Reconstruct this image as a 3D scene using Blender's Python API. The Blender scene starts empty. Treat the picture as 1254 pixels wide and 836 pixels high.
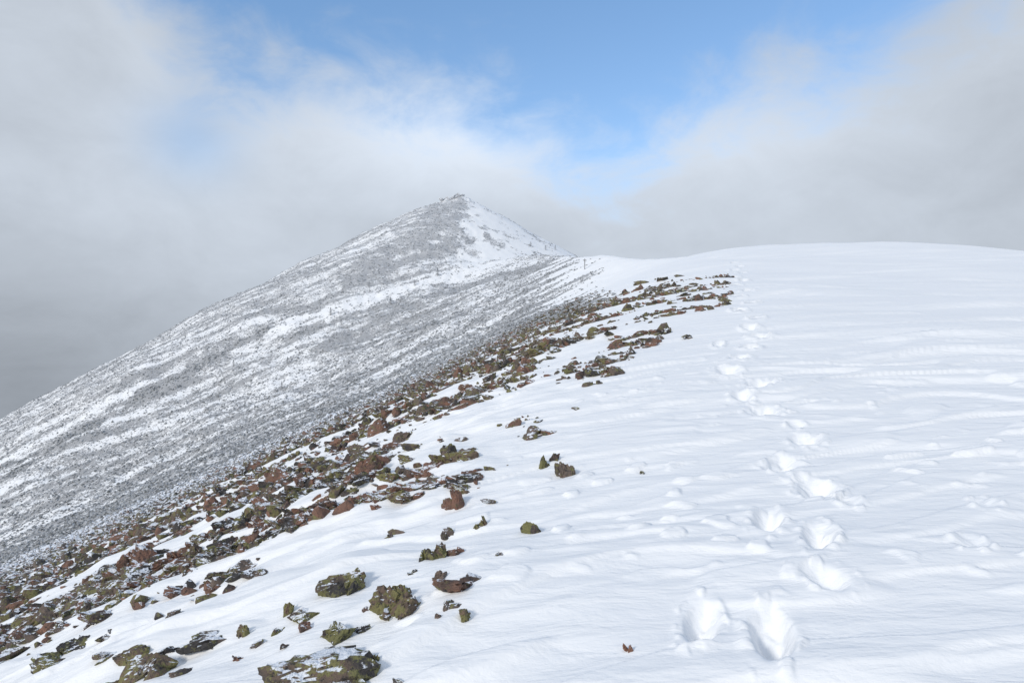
import bpy, bmesh, math, random
import numpy as np
from mathutils import Vector, Matrix, Euler
random.seed(7); rng=np.random.default_rng(7)
scene=bpy.context.scene
F=836.0; CX=627.0; CY=418.0
scene.view_settings.view_transform='Standard'; scene.view_settings.look='None'; scene.view_settings.exposure=0

# ------------------------------------------------------------ noise
def _h(ix,iy,seed):
    n=(ix.astype(np.int64)*374761393+iy.astype(np.int64)*668265263+seed*1442695041)&0xffffffff
    n=((n^(n>>13))*1274126177)&0xffffffff
    n=((n^(n>>16))*2246822519)&0xffffffff
    return ((n^(n>>15))&0xffff)/65535.0*2*np.pi
def pn(x,y,seed=0):
    x=np.asarray(x,float);y=np.asarray(y,float)
    ix=np.floor(x);iy=np.floor(y);fx=x-ix;fy=y-iy
    u=fx*fx*fx*(fx*(fx*6-15)+10);v=fy*fy*fy*(fy*(fy*6-15)+10)
    def g(dx,dy):
        a=_h(ix+dx,iy+dy,seed); return np.cos(a)*(fx-dx)+np.sin(a)*(fy-dy)
    return ((g(0,0)*(1-u)+g(1,0)*u)*(1-v)+(g(0,1)*(1-u)+g(1,1)*u)*v)*1.5
def ss(a,b,x):
    t=np.clip((x-a)/(b-a),0,1); return t*t*(3-2*t)
def smax(a,b,k):
    h=np.clip(k-np.abs(a-b),0,None)/k; return np.maximum(a,b)+h*h*k/4
def polydist(x,y,pts):
    best=np.full(np.shape(x),1e9)
    for p,q in zip(pts[:-1],pts[1:]):
        dx,dy=q[0]-p[0],q[1]-p[1];L=dx*dx+dy*dy
        t=np.clip(((x-p[0])*dx+(y-p[1])*dy)/L,0,1)
        d=np.hypot(x-(p[0]+t*dx),y-(p[1]+t*dy));best=np.minimum(best,d)
    return best

PEAK=(-46.0,600.0)
def macro(x,y):
    x=np.asarray(x,float);y=np.asarray(y,float)
    yy=np.clip(y,-50,None)
    t=x-0.25*y+0.5
    A=-1.75+0.156*yy-0.00021*yy*np.abs(yy)
    A=A+3.1*np.exp(-(((x-52)/27)**2+((y-100)/50)**2))
    A=A-0.00085*np.clip(t,0,None)**2
    w=1.4+0.02*np.clip(y,0,150)
    A=A-0.46*w*np.logaddexp(0,-(t+1.2)/w)
    d=np.sqrt((x-PEAK[0])**2+(y-PEAK[1])**2+16.0)
    B=129.5-0.45*d-.08*np.clip(d-40,0,None)-0.0003*np.clip(d-120,0,None)**2-.10*np.clip(x-PEAK[0]-5,0,60)
    # crest linking the near dome with the summit cone
    xc=62-46*ss(220,460,y)
    zc=22.5+.1335*(y-180)-.25*np.clip(180-y,0,None)-.5*np.clip(y-445,0,None)
    C=zc-0.42*np.sqrt((x-xc)**2+20)
    BC=smax(B,C,30)
    return smax(A,BC,14), BC-A
def ground(x,y,fine=True):
    z,bm=macro(x,y)
    r=np.hypot(x,y)
    far=ss(-25,15,bm)
    near=1-far
    dp=np.hypot(x-PEAK[0],y-PEAK[1])
    calm=1-.65*ss(-8,10,x-PEAK[0]-10-(600-y)*.1)
    z=z+near*(0.14*pn(x/7,y/6,1)+0.45*ss(20,60,r)*pn(x/30,y/25,2))
    z=z+far*calm*(3.0*pn(x/60,y/60,3)+1.2*pn(x/22,y/22,4)+0.5*pn(x/8,y/8,5))*ss(0,25,dp)
    z=z+far*calm*(0.6*pn(x/5,y/5,6))
    z=z+(1-ss(8,34,dp))*(1.6*pn(x/7,y/7,7)+1.1*pn(x/3,y/3,8))
    ca,sa=math.cos(math.radians(9)),math.sin(math.radians(9))
    xr=x*ca+y*sa; yr=-x*sa+y*ca
    yw=yr+0.35*pn(x/2.2,y/1.6,11)
    n1=pn(xr/4.0,yw/0.95,12)
    n2=pn(xr/1.5,yw/0.34,13)
    n3=pn(xr/11.0,yw/3.0,14)
    f0=1-ss(6,13,r);f1=1-ss(22,50,r);f2=1-ss(14,35,r);f2b=1-ss(9,20,r);f3=1-ss(60,130,r)
    t=x-0.25*y+0.5
    amp=0.65+0.6*ss(-.2,.5,pn(x/6,y/6,19))
    rt=1+.15*ss(1,5,t)
    z=z+near*amp*rt*(0.045*f1*ss(-.05,.18,n1)+0.03*f2b*ss(0.02,.18,n2)+0.095*f3*ss(-.1,.35,n3))
    z=z+near*f0*0.017*pn(xr/0.6,yr/0.17,15)*ss(0,0.3,pn(x/2.2,y/2.2,16)+0.12)
    z=z+near*(1-ss(7,14,r))*ss(0,1.5,t+2)*.024*ss(.30,.55,pn(xr/.24,yr/.16,20))*ss(-.1,.25,pn(x/1.7,y/1.2,21))
    lump=ss(0.5,-3,t)
    z=z+near*lump*f2*(0.05*pn(x/0.7,y/0.7,17)+0.025*pn(x/0.3,y/0.3,18))
    return z
def ray(px,py,rmin=2.0,rmax=1200):
    u=(px-CX)/F;v=(CY-py)/F
    Y=np.exp(np.linspace(math.log(rmin),math.log(rmax),5000))
    g=ground(u*Y,Y)
    b=np.nonzero(g>=v*Y)[0]
    if len(b)==0: 
        i=int(np.argmin(np.abs(g/Y-v)))
    else: i=b[0]
    yv=Y[i]; return (u*yv,float(yv),float(g[i]))

# ------------------------------------------------------------ footprints
FP=[(946,776,58,92,.14),(858,766,42,56,.12),(1012,706,60,18,.06),(1003,656,42,56,.12),(940,637,40,36,.11),(1002,600,52,34,.11),
(957,570,40,30,.11),(987,538,42,26,.11),(936,503,42,34,.12),(934,470,42,20,.11),(892,454,34,14,.09),(906,438,28,11,.10),(931,411,28,12,.11),(908,484,26,9,.07),
(975,520,18,7,.04),(918,426,24,8,.10),(918,401,22,8,.11),(926,389,21,8,.12),(905,380,20,7,.13),(920,371,19,6,.15),(903,363,18,6,.15),(915,356,17,5,.17),(900,350,16,5,.18),(911,344,15,4,.19),(899,339,14,4,.2),(908,334,13,3,.22),(899,330,12,3,.22),(905,326,11,3,.24),(899,322,10,2,.25),
(1205,614,13,7,.025),(1190,662,15,9,.03),(880,423,14,5,.04),(1040,612,18,8,.03)]
fps=[]
for px,py,w,h,d in FP:
    x,y,z=ray(px,py)
    wr=max(0.08,w/F*y/2*.9); lr=np.clip(h/(F*1.9/(y*y))/2,0.12,0.24)
    fps.append((x,y,wr,lr,d))
def prints(x,y):
    dz=np.zeros_like(x)
    for i,(fx,fy,wr,lr,d) in enumerate(fps):
        R=3*max(wr,lr)
        m=(np.abs(x-fx)<R)&(np.abs(y-fy)<R)
        if not m.any(): continue
        X=x[m]-fx;Y=y[m]-fy
        # boots point along the line of travel, straight away up the hill
        a=math.atan2(fx,fy)+.12*math.sin(i*2.3); Xr=X*math.cos(a)-Y*math.sin(a);Yr=X*math.sin(a)+Y*math.cos(a)
        q=np.sqrt((Xr/wr)**2+(Yr/lr)**2)
        q=q+0.20*pn(x[m]/0.16,y[m]/0.16,30)+0.06*pn(x[m]/0.05,y[m]/0.05,31)
        hole=1-ss(0.15,1.15,q)
        rim=np.exp(-((q-1.3)/0.32)**2)
        rh=.005+.045*ss(8,16,fy)
        clump=ss(.1,.5,pn(x[m]/0.10,y[m]/0.10,32))
        h=-d*1.1*hole*(1-.3*clump)+rim*(rh+.018*ss(0.05,.4,pn(x[m]/0.1,y[m]/0.1,33)))
        dz[m]=np.where(h<0,np.minimum(dz[m],h),dz[m]+h*(dz[m]>-.02))
    return dz

# ------------------------------------------------------------ materials
def newmat(name):
    m=bpy.data.materials.new(name);m.use_nodes=True
    nt=m.node_tree;b=nt.nodes['Principled BSDF'];return m,nt,b
def N(nt,t,**k):
    n=nt.nodes.new(t)
    for a,v in k.items(): setattr(n,a,v)
    return n
def setin(nt,sock,v):
    if isinstance(v,bpy.types.NodeSocket): nt.links.new(v,sock)
    else: sock.default_value=v
def M(nt,op,a,b=0.0,c=0.0,clamp=False):
    n=N(nt,'ShaderNodeMath',operation=op);n.use_clamp=clamp
    setin(nt,n.inputs[0],a);setin(nt,n.inputs[1],b);setin(nt,n.inputs[2],c);return n.outputs[0]
def MR(nt,v,a,b,c=0.0,d=1.0,smooth=True):
    n=N(nt,'ShaderNodeMapRange');n.interpolation_type='SMOOTHSTEP' if smooth else 'LINEAR'
    setin(nt,n.inputs[0],v)
    for i,q in enumerate((a,b,c,d)): setin(nt,n.inputs[i+1],q)
    return n.outputs[0]
def MIX(nt,f,a,b):
    n=N(nt,'ShaderNodeMix',data_type='RGBA')
    setin(nt,n.inputs[0],f);setin(nt,n.inputs[6],a);setin(nt,n.inputs[7],b);return n.outputs[2]
def NOI(nt,vec,scale,detail=4,rough=.55,dist=0.0):
    n=N(nt,'ShaderNodeTexNoise');n.inputs['Scale'].default_value=scale;n.inputs['Detail'].default_value=detail
    n.inputs['Roughness'].default_value=rough;n.inputs['Distortion'].default_value=dist
    if vec is not None: nt.links.new(vec,n.inputs['Vector'])
    return n.outputs[0]
def c(r,g,b): return (r,g,b,1)
def rime(nt,P,col,amt=.6):  # haze painted as frost: fades colour to fog grey with distance and height
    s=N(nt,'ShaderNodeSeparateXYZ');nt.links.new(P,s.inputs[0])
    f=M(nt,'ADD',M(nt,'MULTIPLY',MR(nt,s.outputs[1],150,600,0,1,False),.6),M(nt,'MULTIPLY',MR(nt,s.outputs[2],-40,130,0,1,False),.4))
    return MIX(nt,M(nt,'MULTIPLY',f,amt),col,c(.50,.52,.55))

mat_ground,nt,b=newmat('snow_ground')
geo=N(nt,'ShaderNodeNewGeometry');P=geo.outputs['Position']
att=N(nt,'ShaderNodeAttribute',attribute_name='cover').outputs['Fac']
fine=NOI(nt,P,1.1,3,.7);mid=NOI(nt,P,.28,4,.65)
v=M(nt,'ADD',M(nt,'MULTIPLY',fine,.65),M(nt,'MULTIPLY',mid,.35))
thr=MR(nt,att,0,1,.75,.38,False)
sp=MR(nt,v,M(nt,'SUBTRACT',thr,.05),M(nt,'ADD',thr,.06))
sp=M(nt,'MULTIPLY',sp,MR(nt,att,0,.1))
dark=MIX(nt,NOI(nt,P,.6,3),c(.13,.13,.133),c(.28,.28,.283))
dark=MIX(nt,M(nt,'MULTIPLY',MR(nt,att,1.0,1.4),.5),dark,c(.08,.09,.085))
dark=rime(nt,P,dark,.6)  # dark specks of the far ground paled by the painted haze
snow=MIX(nt,NOI(nt,P,.5,3),c(.89,.895,.905),c(.915,.92,.922))
col=MIX(nt,M(nt,'MULTIPLY',sp,.8),snow,dark)
nt.links.new(col,b.inputs['Base Color']);b.inputs['Roughness'].default_value=.7
b.inputs['Specular IOR Level'].default_value=.2
mp=N(nt,'ShaderNodeMapping');nt.links.new(P,mp.inputs[0]);mp.inputs['Scale'].default_value=(1,3.2,1);mp.inputs['Rotation'].default_value=(0,0,-.15)
bn=M(nt,'ADD',M(nt,'MULTIPLY',NOI(nt,mp.outputs[0],2.4,5,.55,.3),1),M(nt,'MULTIPLY',NOI(nt,P,50,2,.6),.05))
bp=N(nt,'ShaderNodeBump');bp.inputs['Strength'].default_value=.5;bp.inputs['Distance'].default_value=.06
nt.links.new(bn,bp.inputs['Height']);nt.links.new(bp.outputs[0],b.inputs['Normal'])

def rockmat(name,base1,base2,lich,lichamt,snowy):
    m,nt,b=newmat(name)
    geo=N(nt,'ShaderNodeNewGeometry');P=geo.outputs['Position']
    n1=NOI(nt,P,7,6,.7);n2=NOI(nt,P,2.2,3,.5);n3=NOI(nt,P,28,3,.7)
    col=MIX(nt,MR(nt,n1,.38,.62),base1,base2)
    col=MIX(nt,MR(nt,n2,.48,.62),col,c(.035,.03,.028))
    lf=M(nt,'MULTIPLY',MR(nt,M(nt,'ADD',M(nt,'MULTIPLY',n1,.5),M(nt,'MULTIPLY',NOI(nt,P,18,4,.75),.5)),.62-lichamt*.15,.66-lichamt*.13),.85)
    lc=MIX(nt,n3,lich,c(.10,.10,.035))
    col=MIX(nt,lf,col,lc)
    col=MIX(nt,MR(nt,n3,.45,.32),col,c(.02,.018,.016))
    sz=N(nt,'ShaderNodeSeparateXYZ');nt.links.new(geo.outputs['Normal'],sz.inputs[0])
    sp=N(nt,'ShaderNodeSeparateXYZ');nt.links.new(P,sp.inputs[0])
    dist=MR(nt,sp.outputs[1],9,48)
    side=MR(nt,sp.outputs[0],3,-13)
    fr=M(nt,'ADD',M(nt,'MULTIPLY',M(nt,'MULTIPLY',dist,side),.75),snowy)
    up=M(nt,'ADD',sz.outputs[2],M(nt,'MULTIPLY',M(nt,'SUBTRACT',NOI(nt,P,8,4,.7),.5),2.2))
    up=M(nt,'ADD',up,M(nt,'MULTIPLY',fr,.65))
    sf=MR(nt,up,1.0,1.12)
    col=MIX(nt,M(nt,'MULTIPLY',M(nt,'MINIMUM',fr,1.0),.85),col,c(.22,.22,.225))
    col=MIX(nt,M(nt,'MULTIPLY',sf,.95),col,c(.84,.87,.92))
    nt.links.new(col,b.inputs['Base Color']);b.inputs['Roughness'].default_value=.85
    b.inputs['Specular IOR Level'].default_value=.2
    bp=N(nt,'ShaderNodeBump');bp.inputs['Strength'].default_value=.9;bp.inputs['Distance'].default_value=.03
    nt.links.new(M(nt,'ADD',n1,M(nt,'MULTIPLY',n3,.4)),bp.inputs['Height']);nt.links.new(bp.outputs[0],b.inputs['Normal'])
    return m
green=c(.29,.27,.08)
RM={'red':rockmat('reddish_stone',c(.27,.13,.08),c(.14,.08,.058),green,.45,.15),
    'green':rockmat('lichen_stone',c(.12,.085,.06),c(.18,.11,.075),green,1.0,.15),
    'brown':rockmat('brown_stone',c(.17,.12,.09),c(.09,.07,.06),green,.75,.17)}
mr,nt,b=newmat('rime_stone')
P=N(nt,'ShaderNodeNewGeometry').outputs['Position']
nt.links.new(MIX(nt,MR(nt,NOI(nt,P,.8,4,.7),.4,.6),c(.34,.35,.37),c(.82,.84,.87)),b.inputs['Base Color']);b.inputs['Roughness'].default_value=.9
RM['rime']=mr
mat_frost,nt,b=newmat('frosted_scrub')
P=N(nt,'ShaderNodeNewGeometry').outputs['Position']
col=MIX(nt,MR(nt,NOI(nt,P,.9,3,.7),.40,.66),c(.15,.155,.155),c(.50,.52,.55))
nt.links.new(rime(nt,P,col,.6),b.inputs['Base Color']);b.inputs['Roughness'].default_value=.9  # frosted scrub tone plus haze painted into its colour
mat_pine,nt,b=newmat('dark_scrub')
P=N(nt,'ShaderNodeNewGeometry').outputs['Position']
col=MIX(nt,MR(nt,NOI(nt,P,.9,3,.7),.40,.62),c(.085,.09,.085),c(.42,.44,.46))
nt.links.new(rime(nt,P,col,.6),b.inputs['Base Color']);b.inputs['Roughness'].default_value=.9  # dark scrub tone, far plants paled by the same painted haze
mat_wood,nt,b=newmat('weathered_wood')
col=MIX(nt,NOI(nt,N(nt,'ShaderNodeNewGeometry').outputs['Position'],2,3),c(.2,.2,.2),c(.4,.4,.41))
nt.links.new(col,b.inputs['Base Color'])

# ------------------------------------------------------------ mesh helper
def mesh_from(name,V,T,nper,smooth=True,mats=(),matidx=None):
    me=bpy.data.meshes.new(name);V=np.asarray(V,np.float32);T=np.asarray(T,np.int32)
    me.vertices.add(len(V));me.vertices.foreach_set('co',V.ravel())
    me.loops.add(T.size);me.loops.foreach_set('vertex_index',T.ravel())
    me.polygons.add(len(T));me.polygons.foreach_set('loop_start',np.arange(0,T.size,nper,dtype=np.int32))
    me.polygons.foreach_set('use_smooth',np.full(len(T),smooth))
    for m in mats: me.materials.append(m)
    if matidx is not None: me.polygons.foreach_set('material_index',np.asarray(matidx,np.int32))
    me.update(calc_edges=True);return me
def link(ob): scene.collection.objects.link(ob);return ob

# ------------------------------------------------------------ terrain sheet
azd=np.radians(np.linspace(-43,43,1150))
azc=np.radians(np.linspace(43,317,70)[1:-1])
az=np.concatenate([azd,azc]);na=len(az)
def geom(a,b_,s): return np.exp(np.arange(math.log(a),math.log(b_),s))
rr=np.concatenate([geom(.15,2.2,.12),geom(2.2,12,.0045),geom(12,150,.0075),geom(150,750,.006),geom(750,1600,.03)])
nr=len(rr)
R,Az=np.meshgrid(rr,az,indexing='ij')
X=(R*np.sin(Az)).ravel();Yv=(R*np.cos(Az)).ravel()
Z=ground(X,Yv)+prints(X,Yv)
V=np.stack([X,Yv,Z],1)
i=np.arange(nr-1)[:,None]*na;j=np.arange(na)[None,:];j2=(j+1)%na
Q=np.stack([i+j,i+j2,i+na+j2,i+na+j],-1).reshape(-1,4)[:,::-1]
def wl(pts): return [ray(*p)[:2] for p in pts]
bpix=[(70,836),(160,790),(210,750),(260,712),(330,668),(410,645),(490,620),(545,580),(600,512),(665,472),(725,432),(785,396),(830,372),(885,352)]
bw=sorted([ray(*p)[:2] for p in bpix],key=lambda q:q[1])
by=np.array([q[1] for q in bw]);bx=np.array([q[0] for q in bw])
def edge(x,y): return np.interp(y,by,bx)+np.clip(y-by[-1],0,None)*.10-x
P1=ray(680,318,rmin=120);P2=ray(100,545)
dd=np.array([P2[0]-P1[0],P2[1]-P1[1]]);dd/=np.hypot(*dd)
BANDS=[([(600,262),(625,278),(650,296)],30,.35,.7),
([(690,312),(600,325),(530,343),(430,373),(330,402)],8,.22,.85),
([(290,425),(200,462),(120,500),(10,560)],6,.3,.75),
([(560,250),(520,285),(440,330)],18,1.0,.85),
([(590,291),(520,310),(450,340)],13,1.0,.85),
([(700,320),(685,321),(600,340),(500,375),(380,430)],9,1.05,.8),
([(320,408),(200,468),(90,532),(0,588)],6.5,1.3,.9),
([(120,520),(60,552),(0,572)],3.5,1.25,.9)]
BANDS=[(wl(p),w,v,s) for p,w,v,s in BANDS]
def coverage(x,y):
    _,bm=macro(x,y);far=ss(-20,10,bm)
    al=x*dd[0]+y*dd[1];ac=-x*dd[1]+y*dd[0]
    ac2=ac+5*pn(x/45,y/45,46)
    st=pn(al/60,ac2/12,40)*.5+pn(al/30,ac2/5,41)*.5+pn(al/9,ac2/4,42)*.35
    r=np.hypot(x,y)
    lo=1-ss(160,320,r)
    cov=.74+.6*st*(1-.4*lo)+.17*lo
    for pts,w,val,sg in BANDS:
        d=polydist(x,y,pts)
        k=sg*(1-ss(w*.1,w*1.3,d+w*1.1*pn(x/12,y/12,44)+w*.6*pn(x/5,y/5,51)))
        cov=cov*(1-k)+k*val
    ridge_snow=ss(-8,8,x-PEAK[0]-10+10*pn(x/14,y/14,47)+6*pn(x/5,y/5,52))*ss(400,470,y)
    cov=cov*(1-ridge_snow*(.85-.8*ss(0,.35,pn(x/12,y/22,48)+.5*pn(x/5,y/6,53))))
    e=edge(x,y)
    covA=ss(0,7,e)*ss(10,40,r)*(.92+.2*st+.3*pn(x/3,y/3,45))
    cov=cov*far+covA*(1-far)
    u=x/np.maximum(y,1)
    clean=ss(-.03,.05,u-.068+.08*pn(al/30,ac/6,49))*ss(45,70,y)*(1-ss(430,500,y))
    cov=cov*(1-.93*clean)
    cov=cov*np.where(y<110,ss(0,6,e),1)
    return np.clip(cov,0,1.5)
cover=coverage(X,Yv)
me=mesh_from('ground',V,Q,4,True,[mat_ground])
a=me.attributes.new('cover','FLOAT','POINT');a.data.foreach_set('value',cover.astype(np.float32))
g=link(bpy.data.objects.new('ground',me));g['kind']='structure'
g['label']='windblown snow covered mountain ridge rising to a pointed summit';g['category']='ground'

# ------------------------------------------------------------ rock shapes
def ico(sub):
    bmx=bmesh.new();bmesh.ops.create_icosphere(bmx,subdivisions=sub,radius=1)
    v=np.array([p.co[:] for p in bmx.verts]);f=np.array([[q.index for q in p.verts] for p in bmx.faces]);bmx.free();return v,f
ICO={s:ico(s) for s in (1,2,4)}
def shard(sub,seed,rough=.05,ncut=9):
    r=np.random.default_rng(seed);v,f=ICO[sub]
    n=r.normal(size=(ncut,3));n/=np.linalg.norm(n,axis=1)[:,None]
    d=r.uniform(.3,.9,ncut)
    dots=v@n.T
    rad=np.min(np.where(dots>.05,d/np.maximum(dots,.05),9),axis=1);rad=np.minimum(rad,1.2)
    p=v*rad[:,None]
    if sub>=3:
        sx=seed*3.1
        k=1+rough*(1.0*pn(p[:,0]*2.2+sx,p[:,1]*2.2+p[:,2]*1.7,50)+1.8*pn(p[:,0]*5+p[:,2]*4,p[:,1]*5+sx,51)+1.6*pn(p[:,0]*11+sx,p[:,1]*9+p[:,2]*11,52))
        cr=np.abs(pn(p[:,0]*1.6+sx,p[:,2]*4.5+p[:,1]*.8,53));k-=.14*(1-ss(0,.12,cr))
        p=p*k[:,None]
    return p*np.array([1,r.uniform(.5,.9),r.uniform(.25,.55)]),f
def norm(p):
    e=p.max(0)-p.min(0);return (p-(p.max(0)+p.min(0))/2)/(e[0]/2)
def rockshape(sub,seed,nsh=1):
    r=np.random.default_rng(seed+999)
    if nsh==1:
        p,f=shard(sub,seed);return norm(p),f
    Vs=[];Fs=[];o=0
    for q in range(nsh):
        p,f=shard(sub,seed*10+q)
        p=p-(p.max(0)+p.min(0))/2
        e=Euler((r.uniform(-.5,.5),r.uniform(-.45,.45),r.uniform(0,6.28))).to_matrix()
        p=p@np.array(e).T
        s=r.uniform(.5,.85)
        off=np.array([r.uniform(-.5,.5),r.uniform(-.3,.3),r.uniform(-.1,.1)]) if q else np.zeros(3)
        p=p*s+off
        Vs.append(p);Fs.append(f+o);o+=len(p)
    return norm(np.concatenate(Vs)),np.concatenate(Fs)
bases={}
for kind in RM:
    L=[]
    for s in range(10):
        p,f=rockshape(4,100+s+11*len(bases),[1,3,4,2,5,3,2,4,6,3][s])
        ob_me=mesh_from('rock_mesh',p,f,3,False,[RM[kind]]);L.append((ob_me,p.max(0)-p.min(0)))
    bases[kind]=L
LAB={'red':'rust red broken stone half buried in windblown snow','green':'dark boulder crusted with yellow green lichen in snow','brown':'jagged brown stone with lichen patches poking through snow'}
count=0
def rock(x,y,z,w,d,h,kind,tilt=.35,label=None,rz=None):
    global count
    me,ext=random.choice(bases[kind]);ob=bpy.data.objects.new('rock',me)
    ob.location=(x,y,z);ob.scale=(w/ext[0],d/ext[1],h/ext[2])
    ob.rotation_euler=(random.uniform(-tilt,tilt),random.uniform(-tilt,tilt),random.uniform(0,6.28) if rz is None else rz)
    ob['label']=label or LAB[kind];ob['category']='rock';ob['group']='rocks scattered over the snowy slope'
    link(ob);count+=1;return ob
NR=[(388,820,140,50,'green'),(178,814,64,32,'green'),(160,800,40,18,'green'),(417,710,58,34,'green'),(487,728,66,36,'green'),(352,742,18,24,'green'),(372,752,44,14,'green'),
(560,711,60,20,'red'),(540,704,24,12,'brown'),(569,749,15,22,'green'),(552,738,22,12,'brown'),(536,752,8,10,'brown'),(528,673,36,26,'green'),(556,673,24,14,'red'),(548,650,18,12,'brown'),(651,643,26,22,'green'),(590,636,20,18,'green'),
(556,608,30,34,'red'),(547,548,24,18,'brown'),(565,556,40,20,'green'),(667,562,22,20,'green'),(692,572,24,28,'brown'),(679,558,12,14,'red'),(601,572,14,7,'brown'),(770,791,12,15,'red'),(260,719,18,12,'red'),(243,671,26,18,'green'),
(172,678,44,36,'red'),(160,700,40,20,'brown'),(150,725,26,20,'green'),(78,738,60,24,'brown'),(40,755,46,24,'green'),(110,722,40,14,'brown'),(120,752,60,18,'red'),(95,785,40,14,'brown'),(60,808,50,18,'green'),(20,795,40,20,'brown'),
(255,782,56,12,'brown'),(298,770,18,18,'green'),(412,772,42,24,'green'),(442,768,20,12,'brown'),(400,795,20,8,'brown'),(375,766,22,12,'red'),(340,770,20,10,'green'),(245,778,20,10,'green'),
(320,785,24,8,'brown'),(205,795,22,9,'red'),(130,775,24,10,'green'),(225,820,26,10,'brown'),(290,805,14,7,'red'),(350,790,14,6,'brown'),(450,745,14,6,'red'),(505,700,12,5,'brown'),
(456,562,44,34,'red'),(472,518,46,22,'red'),(497,530,34,16,'brown'),(440,548,34,16,'brown'),(465,604,32,12,'brown'),(512,605,28,8,'red'),(520,578,36,10,'red'),(426,574,34,12,'brown'),(378,588,34,22,'red'),(500,560,26,12,'green'),(530,585,24,10,'brown'),
(480,545,28,12,'red'),(450,528,28,12,'green'),(415,545,28,14,'red'),(400,565,28,12,'brown'),(475,580,28,10,'green'),(355,600,24,12,'brown'),(395,610,24,10,'red'),(345,575,24,12,'green'),(430,600,22,9,'brown'),(300,600,24,12,'red'),(285,620,22,10,'brown'),(265,655,22,10,'brown'),(220,650,26,12,'red'),(200,672,22,12,'brown'),
(355,625,22,10,'red'),(330,590,26,14,'brown'),(320,610,22,10,'red'),(485,650,22,8,'brown'),(460,620,14,7,'red'),
(604,459,30,10,'brown'),(632,462,32,10,'green'),(582,484,32,9,'brown'),(573,472,22,9,'red'),(659,430,32,10,'green'),(672,437,20,6,'brown'),(690,462,20,5,'brown'),(650,466,18,6,'red'),(600,440,24,8,'green'),(560,445,22,9,'red'),
(735,440,28,5,'brown'),(752,432,14,5,'green'),(747,407,20,6,'brown'),(725,412,16,5,'green'),(840,411,15,5,'brown'),(792,415,22,4,'brown'),(806,417,12,4,'red'),(705,499,9,4,'brown'),(787,578,8,5,'brown'),(612,677,10,4,'brown'),(768,436,10,4,'brown'),
(820,347,28,9,'brown'),(800,352,22,7,'brown'),(838,360,18,5,'red'),(815,340,22,6,'brown'),(786,345,20,6,'green'),(850,347,14,4,'brown'),(869,358,16,3,'green'),(832,337,12,4,'brown'),(461,803,9,10,'green'),(492,754,10,8,'brown'),
(216,748,24,8,'brown'),(194,752,16,6,'brown'),(275,640,16,10,'brown'),(310,640,16,12,'red'),(130,800,40,9,'brown'),(490,834,20,6,'brown'),(640,470,10,5,'brown'),(598,612,22,4,'brown'),(477,655,12,6,'brown')]
placed=[]
for px,py,w,h,k in NR:
    x,y,z=ray(px,py+h*.42)
    if y>70: continue
    W=w/F*y;Hh=h/F*y
    rock(x,y+W*.1,z-Hh*.08,W*1.08,W*random.uniform(.8,1),max(Hh*1.5,W*.3),k,tilt=.16,rz=random.choice([0,3.14])+random.uniform(-.4,.4))
    placed.append((x,y,W/2))
def scatter(n,y0,y1,seed):
    r=np.random.default_rng(seed)
    y=np.exp(r.uniform(math.log(y0),math.log(y1),n));x=r.uniform(-1.05,0.32,n)*y
    return x,y,r
x,y,r=scatter(200000,3,95,5)
e=edge(x,y);wid=.25+.04*y
ca,sa=math.cos(.15),math.sin(.15)
xs=x*ca+y*sa;ys=-x*sa+y*ca
cl=1.6*pn(xs/2.0,ys/.6,60)+.9*pn(xs/6,ys/2.0,61)+.5*pn(x/.6,y/.5,63)
dens=ss(-wid*2,wid*9,e)*.74+cl-.23
dens=np.where(e<-wid*1.8,-1,dens)
dens=np.where((y>30)&(x/y>.06),dens-1.4*ss(28,50,y)*ss(.06,.17,x/y),dens)
acc=r.uniform(0,1,len(x))<np.clip(dens,0,1)*np.clip((y/24)**1.0,.12,.8)*(1-.65*ss(24,60,y))
x,y=x[acc],y[acc]
size=.03+.20*r.uniform(0,1,len(x))**3.4+.0026*y*(.3+r.uniform(0,1,len(x)))
dens=dens[acc]; size*=np.clip(.6+dens,.6,1.3)
z=ground(x,y)
def visible(x,y,z):
    ok=np.ones(len(x),bool);el=(z+.1)/y
    for s in np.linspace(.25,.93,14):
        ok&=(macro(x*s,y*s)[0]/(y*s))<el+.004
    return ok
app=size/y*F; px=CX+F*x/y; py=CY-F*z/y
inside=(px>-10)&(px<1264)&(py<850)&visible(x,y,z)
ok=np.ones(len(x),bool)
for (qx,qy,qr) in placed: ok&=(np.hypot(x-qx,y-qy)>qr*1.1)
x,y,z,size,app,inside=[q[ok] for q in (x,y,z,size,app,inside)]
order=np.argsort(-(app*inside));nind=292-count
top=order[:nind];rest=order[nind:]
for i in top:
    k=random.choices(['red','brown','green'],[.38,.36,.26])[0];s=float(size[i])*1.3
    rock(float(x[i]),float(y[i]),float(z[i])-s*.03,s,s*random.uniform(.6,1),s*random.uniform(.3,.5),k,tilt=.3)
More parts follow.
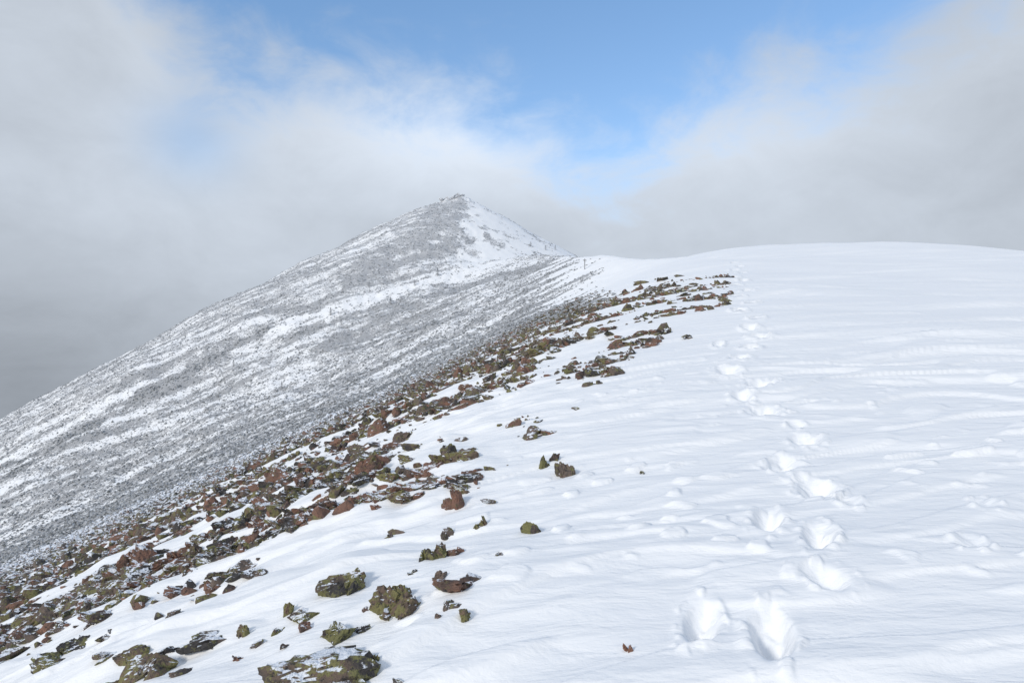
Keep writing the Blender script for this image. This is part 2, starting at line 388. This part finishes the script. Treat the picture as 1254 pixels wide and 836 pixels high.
def merged(name,x,y,z,size,sub,nvar,mats,probs,hlo,hhi,seed,sink=.08,nsh=1):
    r=np.random.default_rng(seed);n=len(x)
    shapes=[rockshape(sub,500+q,nsh if q%2 else 1) for q in range(nvar)]
    Vs=[];Fs=[];Ms=[];off=0
    which=r.integers(0,nvar,n)
    probs=np.asarray(probs,float)
    for q in range(nvar):
        p,f=shapes[q];idx=np.nonzero(which==q)[0];m=len(idx)
        if m==0: continue
        a=r.uniform(0,6.28,m);ti=r.uniform(-.5,.5,m)
        s=size[idx]/2
        px=p[None,:,0]*s[:,None];py=p[None,:,1]*s[:,None]*r.uniform(.6,1,m)[:,None];pz=p[None,:,2]*s[:,None]*r.uniform(hlo,hhi,m)[:,None]
        p2=px*np.cos(ti)[:,None]-pz*np.sin(ti)[:,None];z2=px*np.sin(ti)[:,None]+pz*np.cos(ti)[:,None]
        X2=p2*np.cos(a)[:,None]-py*np.sin(a)[:,None]+x[idx][:,None]
        Y2=p2*np.sin(a)[:,None]+py*np.cos(a)[:,None]+y[idx][:,None]
        Z2=z2+z[idx][:,None]+sink*size[idx][:,None]
        Vs.append(np.stack([X2,Y2,Z2],-1).reshape(-1,3))
        Fs.append((f[None]+(np.arange(m)*len(p))[:,None,None]+off).reshape(-1,3));off+=m*len(p)
        if probs.ndim==1: mi=r.choice(len(mats),m,p=probs)
        else:
            mi=(r.uniform(0,1,m)[:,None]>np.cumsum(probs[idx],1)).sum(1).clip(0,len(mats)-1)
        Ms.append(np.repeat(mi,len(f)))
    me=mesh_from(name,np.concatenate(Vs),np.concatenate(Fs),3,False,mats,np.concatenate(Ms))
    ob=link(bpy.data.objects.new(name,me));ob['kind']='stuff';return ob
ob=merged('scree',x[rest],y[rest],z[rest],size[rest]*1.2,2,10,[RM['red'],RM['brown'],RM['green']],[.36,.40,.24],.9,1.5,9,.02)
ob['label']='small reddish brown scree stones poking through snow';ob['category']='scree'
n=160000
r=np.random.default_rng(77)
y=np.exp(r.uniform(math.log(14),math.log(300),n));x=r.uniform(-1.05,.25,n)*y
acc=r.uniform(0,1,n)<np.clip(coverage(x,y)-.15,0,1)*.85*(1-.9*ss(140,290,y))
x,y=x[acc],y[acc];z=ground(x,y);size=(.12+.38*r.uniform(0,1,len(x))**2)*(.5+y/190)
br_=.65*(1-ss(30,95,y));pr=np.stack([br_,(1-br_)*.5,(1-br_)*.5],1)
ob=merged('frosted_scree',x,y,z,size,1,8,[RM['brown'],mat_frost,mat_pine],pr,.8,1.3,10,.0)
ob['label']='snow dusted grey stones covering the mountain flank';ob['category']='scree'
n=190000
y=r.uniform(130,605,n);x=r.uniform(-.95,.14,n)*y
cv=coverage(x,y)
acc=r.uniform(0,1,n)<np.clip((cv-.15)*.7,0,.95)*ss(120,180,y)
x,y,cv=x[acc],y[acc],cv[acc];z=ground(x,y);size=(.5+1.1*r.uniform(0,1,len(x))**2.5)*(1+.3*(cv>1.15))
dk=((cv>1.12)&(r.uniform(0,1,len(x))<.6))|(r.uniform(0,1,len(x))<.2)
for nm,m,mt,lb in (('frosted_scrub',~dk,mat_frost,'low rime frosted dwarf pine scrub on snowy slope'),('dwarf_pine_scrub',dk,mat_pine,'dark grey green dwarf pine scrub in a strip on snowy slope')):
    ob=merged(nm,x[m],y[m],z[m],size[m],1,8,[mt],[1.0],.8,1.4,11,.05);ob['label']=lb;ob['category']='scrub'

# ------------------------------------------------------------ summit crag boulders
for (px,py,w,h) in [(548,249,9,7),(555,245,8,8),(562,250,8,5),(541,256,9,5),(552,257,11,5),(536,263,8,4),(566,255,8,3),(558,252,9,6),(549,246,4,7)]:
    yy=597+random.uniform(-5,3);xx=(px-CX)/F*yy;zz=float(ground(np.array([xx]),np.array([yy]))[0])
    me,ext=random.choice(bases['rime'])
    W=w/F*yy
    o=bpy.data.objects.new('summit_boulder',me);o.location=(xx,yy,zz+W*.03);o.scale=(W/ext[0],W*.8/ext[1],h/F*yy*1.1/ext[2]);o.rotation_euler=(.2,random.uniform(-.3,.3),random.uniform(0,6))
    o['label']='rime covered boulder on the mountain summit';o['category']='rock';o['group']='boulders of the summit crag';link(o)

# ------------------------------------------------------------ trees
def tree_parts(seed):
    r=random.Random(seed);bmx=bmesh.new()
    bmesh.ops.create_cone(bmx,cap_ends=True,segments=7,radius1=.035,radius2=.006,depth=.96,matrix=Matrix.Translation((0,0,.48)))
    mt=bpy.data.meshes.new('trunk');bmx.to_mesh(mt);bmx.free();mt.materials.append(mat_wood)
    V=[];T=[]
    for i in range(620):
        hh=r.uniform(.06,1)**.9;rad=(1-hh)*.34*r.uniform(.2,1.1)*(1+.35*math.sin(hh*40));a=r.uniform(0,6.28)
        cx,cy,cz=rad*math.cos(a),rad*math.sin(a),hh-rad*.25
        s=r.uniform(.02,.05)
        for k in range(3):
            V.append((cx+r.uniform(-s,s),cy+r.uniform(-s,s),cz+r.uniform(-s,s)*.6))
        T.append((3*i,3*i+1,3*i+2))
    mc=mesh_from('crown',V,T,3,False,[mat_frost]);return mt,mc
TP=[tree_parts(s) for s in range(4)]
for (px,py,h) in [(405,386,10),(478,372,9),(536,338,10),(352,446,9),(508,350,8),(418,398,7),(452,352,7),(650,302,6),(668,306,6),(286,448,8),(345,476,9),(300,500,9),(680,306,6)]:
    x,y,z=ray(px,py);Hh=h/F*y
    mt,mc=random.choice(TP)
    e=bpy.data.objects.new('frosted_tree',None);e.location=(x,y,z-.1);e.scale=(Hh*1.4,Hh*1.4,Hh);e.rotation_euler=(0,0,random.uniform(0,6))
    e['label']='small rime frosted conifer standing on snowy slope';e['category']='tree';e['group']='frosted conifers on the slope';link(e)
    for nm,m in (('trunk',mt),('crown',mc)):
        o=bpy.data.objects.new(nm,m);o.parent=e;link(o)
# ------------------------------------------------------------ trail post
Yc=np.linspace(60,420,900);gc=ground(.1065*Yc,Yc)/Yc
vis=np.maximum.accumulate(gc)<=gc+1e-4
cand=np.nonzero(vis&(Yc>110))[0]
tgt=(CY-330)/F
kk=cand[int(np.argmin(np.abs(gc[cand]-tgt)))] if len(cand) else 500
y=float(Yc[kk]);x=.1065*y;z=float(gc[kk]*y)
Hh=13/F*y
e=bpy.data.objects.new('trail_marker',None);e.location=(x,y,z);e['label']='wooden trail marker post with crossboard on snowy saddle';e['category']='trail marker';link(e)
k=y/250
for nm,dim,loc in (('post',(.32*k,.32*k,Hh+.4),(0,0,Hh/2-.2)),('crossboard',(1.2*k,.10,.35*k),(0,-.23*k,Hh*.86))):
    bmx=bmesh.new();bmesh.ops.create_cube(bmx,size=1);bmesh.ops.scale(bmx,vec=dim,verts=bmx.verts);bmesh.ops.bevel(bmx,geom=bmx.edges[:],offset=.03,segments=1)
    m=bpy.data.meshes.new(nm);bmx.to_mesh(m);bmx.free();m.materials.append(mat_wood)
    o=bpy.data.objects.new(nm,m);o.location=loc;o.parent=e;link(o)

# ------------------------------------------------------------ sun and sky
SAZ=math.radians(-138);SEL=math.radians(26)
sv=Vector((math.sin(SAZ)*math.cos(SEL),math.cos(SAZ)*math.cos(SEL),math.sin(SEL)))
ld=bpy.data.lights.new('sun','SUN');ld.energy=2.05;ld.angle=math.radians(10.0);ld.color=(1,.94,.85)
lo=bpy.data.objects.new('sun',ld);lo.rotation_euler=(-sv).to_track_quat('-Z','Y').to_euler();link(lo)
w=bpy.data.worlds.new('World');scene.world=w;w.use_nodes=True;nt=w.node_tree
for n_ in list(nt.nodes): nt.nodes.remove(n_)
out=N(nt,'ShaderNodeOutputWorld')
sky=N(nt,'ShaderNodeTexSky',sky_type='NISHITA');sky.sun_disc=False;sky.sun_elevation=SEL;sky.sun_rotation=SAZ;sky.altitude=1200;sky.dust_density=.3
bg1=N(nt,'ShaderNodeBackground');bg1.inputs[1].default_value=.15;nt.links.new(sky.outputs[0],bg1.inputs[0])
bgh=N(nt,'ShaderNodeBackground');bgh.inputs[0].default_value=c(.02,.09,.20);bgh.inputs[1].default_value=1
add=N(nt,'ShaderNodeAddShader');nt.links.new(bg1.outputs[0],add.inputs[0]);nt.links.new(bgh.outputs[0],add.inputs[1])
tc=N(nt,'ShaderNodeTexCoord').outputs['Generated']
sep=N(nt,'ShaderNodeSeparateXYZ');nt.links.new(tc,sep.inputs[0])
azn=M(nt,'ARCTAN2',sep.outputs[0],sep.outputs[1]);eln=M(nt,'ARCSINE',sep.outputs[2])
def azel(px,py):
    v_=Vector(((px-CX),F,CY-py)).normalized();return math.atan2(v_.x,v_.y),math.asin(v_.z)
def curve_az(pts):
    rp=N(nt,'ShaderNodeValToRGB');rp.color_ramp.interpolation='B_SPLINE'
    els=rp.color_ramp.elements
    while len(els)<len(pts): els.new(.5)
    for e_,(p_,v_) in zip(els,sorted(pts)): e_.position=(p_+1)/2;e_.color=(v_,v_,v_,1)
    nt.links.new(M(nt,'MULTIPLY_ADD',azn,.5,.5),rp.inputs[0]);return rp.outputs[0]
low=[azel(*p) for p in [(-150,-300),(60,-200),(170,-60),(225,80),(300,120),(400,115),(500,110),(590,120),(670,175),(740,205),(810,190),(870,140),(960,95),(1100,55),(1180,-20),(1300,-200)]]
eb=curve_az([(a_,e_) for a_,e_ in low])
mp=N(nt,'ShaderNodeMapping');mp.inputs['Scale'].default_value=(1,1,1.6);nt.links.new(tc,mp.inputs[0])
c1=NOI(nt,mp.outputs[0],3.2,7,.6,.5);c2=NOI(nt,mp.outputs[0],8.5,8,.6,.4);c3=NOI(nt,mp.outputs[0],1.6,3,.5,.2)
wob=M(nt,'ADD',M(nt,'MULTIPLY',M(nt,'SUBTRACT',c1,.5),.24),M(nt,'MULTIPLY',M(nt,'SUBTRACT',c2,.5),.26))
dv=M(nt,'ADD',M(nt,'SUBTRACT',eln,eb),wob)
blue=MR(nt,dv,-.09,.10)
def spot(px,py,sa,se,amt):
    a0,e0=azel(px,py)
    da=M(nt,'DIVIDE',M(nt,'SUBTRACT',azn,a0),sa);de=M(nt,'DIVIDE',M(nt,'SUBTRACT',eln,e0),se)
    d2=M(nt,'ADD',M(nt,'MULTIPLY',da,da),M(nt,'MULTIPLY',de,de))
    return M(nt,'MULTIPLY',M(nt,'EXPONENT',M(nt,'MULTIPLY',d2,-1.0)),amt)
blue=M(nt,'ADD',blue,spot(235,170,.06,.05,.5),clamp=True)
blue=M(nt,'MULTIPLY',blue,.98)
blue=M(nt,'MULTIPLY',blue,MR(nt,eln,.6,.95,1,.15))
br=M(nt,'ADD',.645,M(nt,'MULTIPLY',M(nt,'SUBTRACT',c3,.5),.08))
br=M(nt,'ADD',br,M(nt,'MULTIPLY',M(nt,'SUBTRACT',c1,.5),.20))
br=M(nt,'ADD',br,M(nt,'MULTIPLY',M(nt,'SUBTRACT',c2,.5),.18))
br=M(nt,'ADD',br,spot(560,160,.22,.09,.24));br=M(nt,'ADD',br,spot(870,170,.2,.09,.14));br=M(nt,'ADD',br,spot(180,190,.22,.16,.07))
br=M(nt,'SUBTRACT',br,spot(0,500,.30,.16,.24));br=M(nt,'SUBTRACT',br,spot(0,200,.15,.3,.06));br=M(nt,'SUBTRACT',br,spot(1300,120,.14,.28,.05))
cc=N(nt,'ShaderNodeCombineColor');nt.links.new(M(nt,'MULTIPLY',br,.865),cc.inputs[0]);nt.links.new(M(nt,'MULTIPLY',br,.955),cc.inputs[1]);nt.links.new(M(nt,'MULTIPLY',br,1.08),cc.inputs[2])
bg2=N(nt,'ShaderNodeBackground');nt.links.new(cc.outputs[0],bg2.inputs[0]);bg2.inputs[1].default_value=1
mx=N(nt,'ShaderNodeMixShader');nt.links.new(blue,mx.inputs[0]);nt.links.new(bg2.outputs[0],mx.inputs[1]);nt.links.new(add.outputs[0],mx.inputs[2])
nt.links.new(mx.outputs[0],out.inputs[0])

# ------------------------------------------------------------ camera
cd=bpy.data.cameras.new('camera');cd.lens=24;cd.sensor_width=36;cd.clip_end=5000;cd.clip_start=.05
co=bpy.data.objects.new('camera',cd);co.rotation_euler=(math.pi/2,0,0);link(co);scene.camera=co
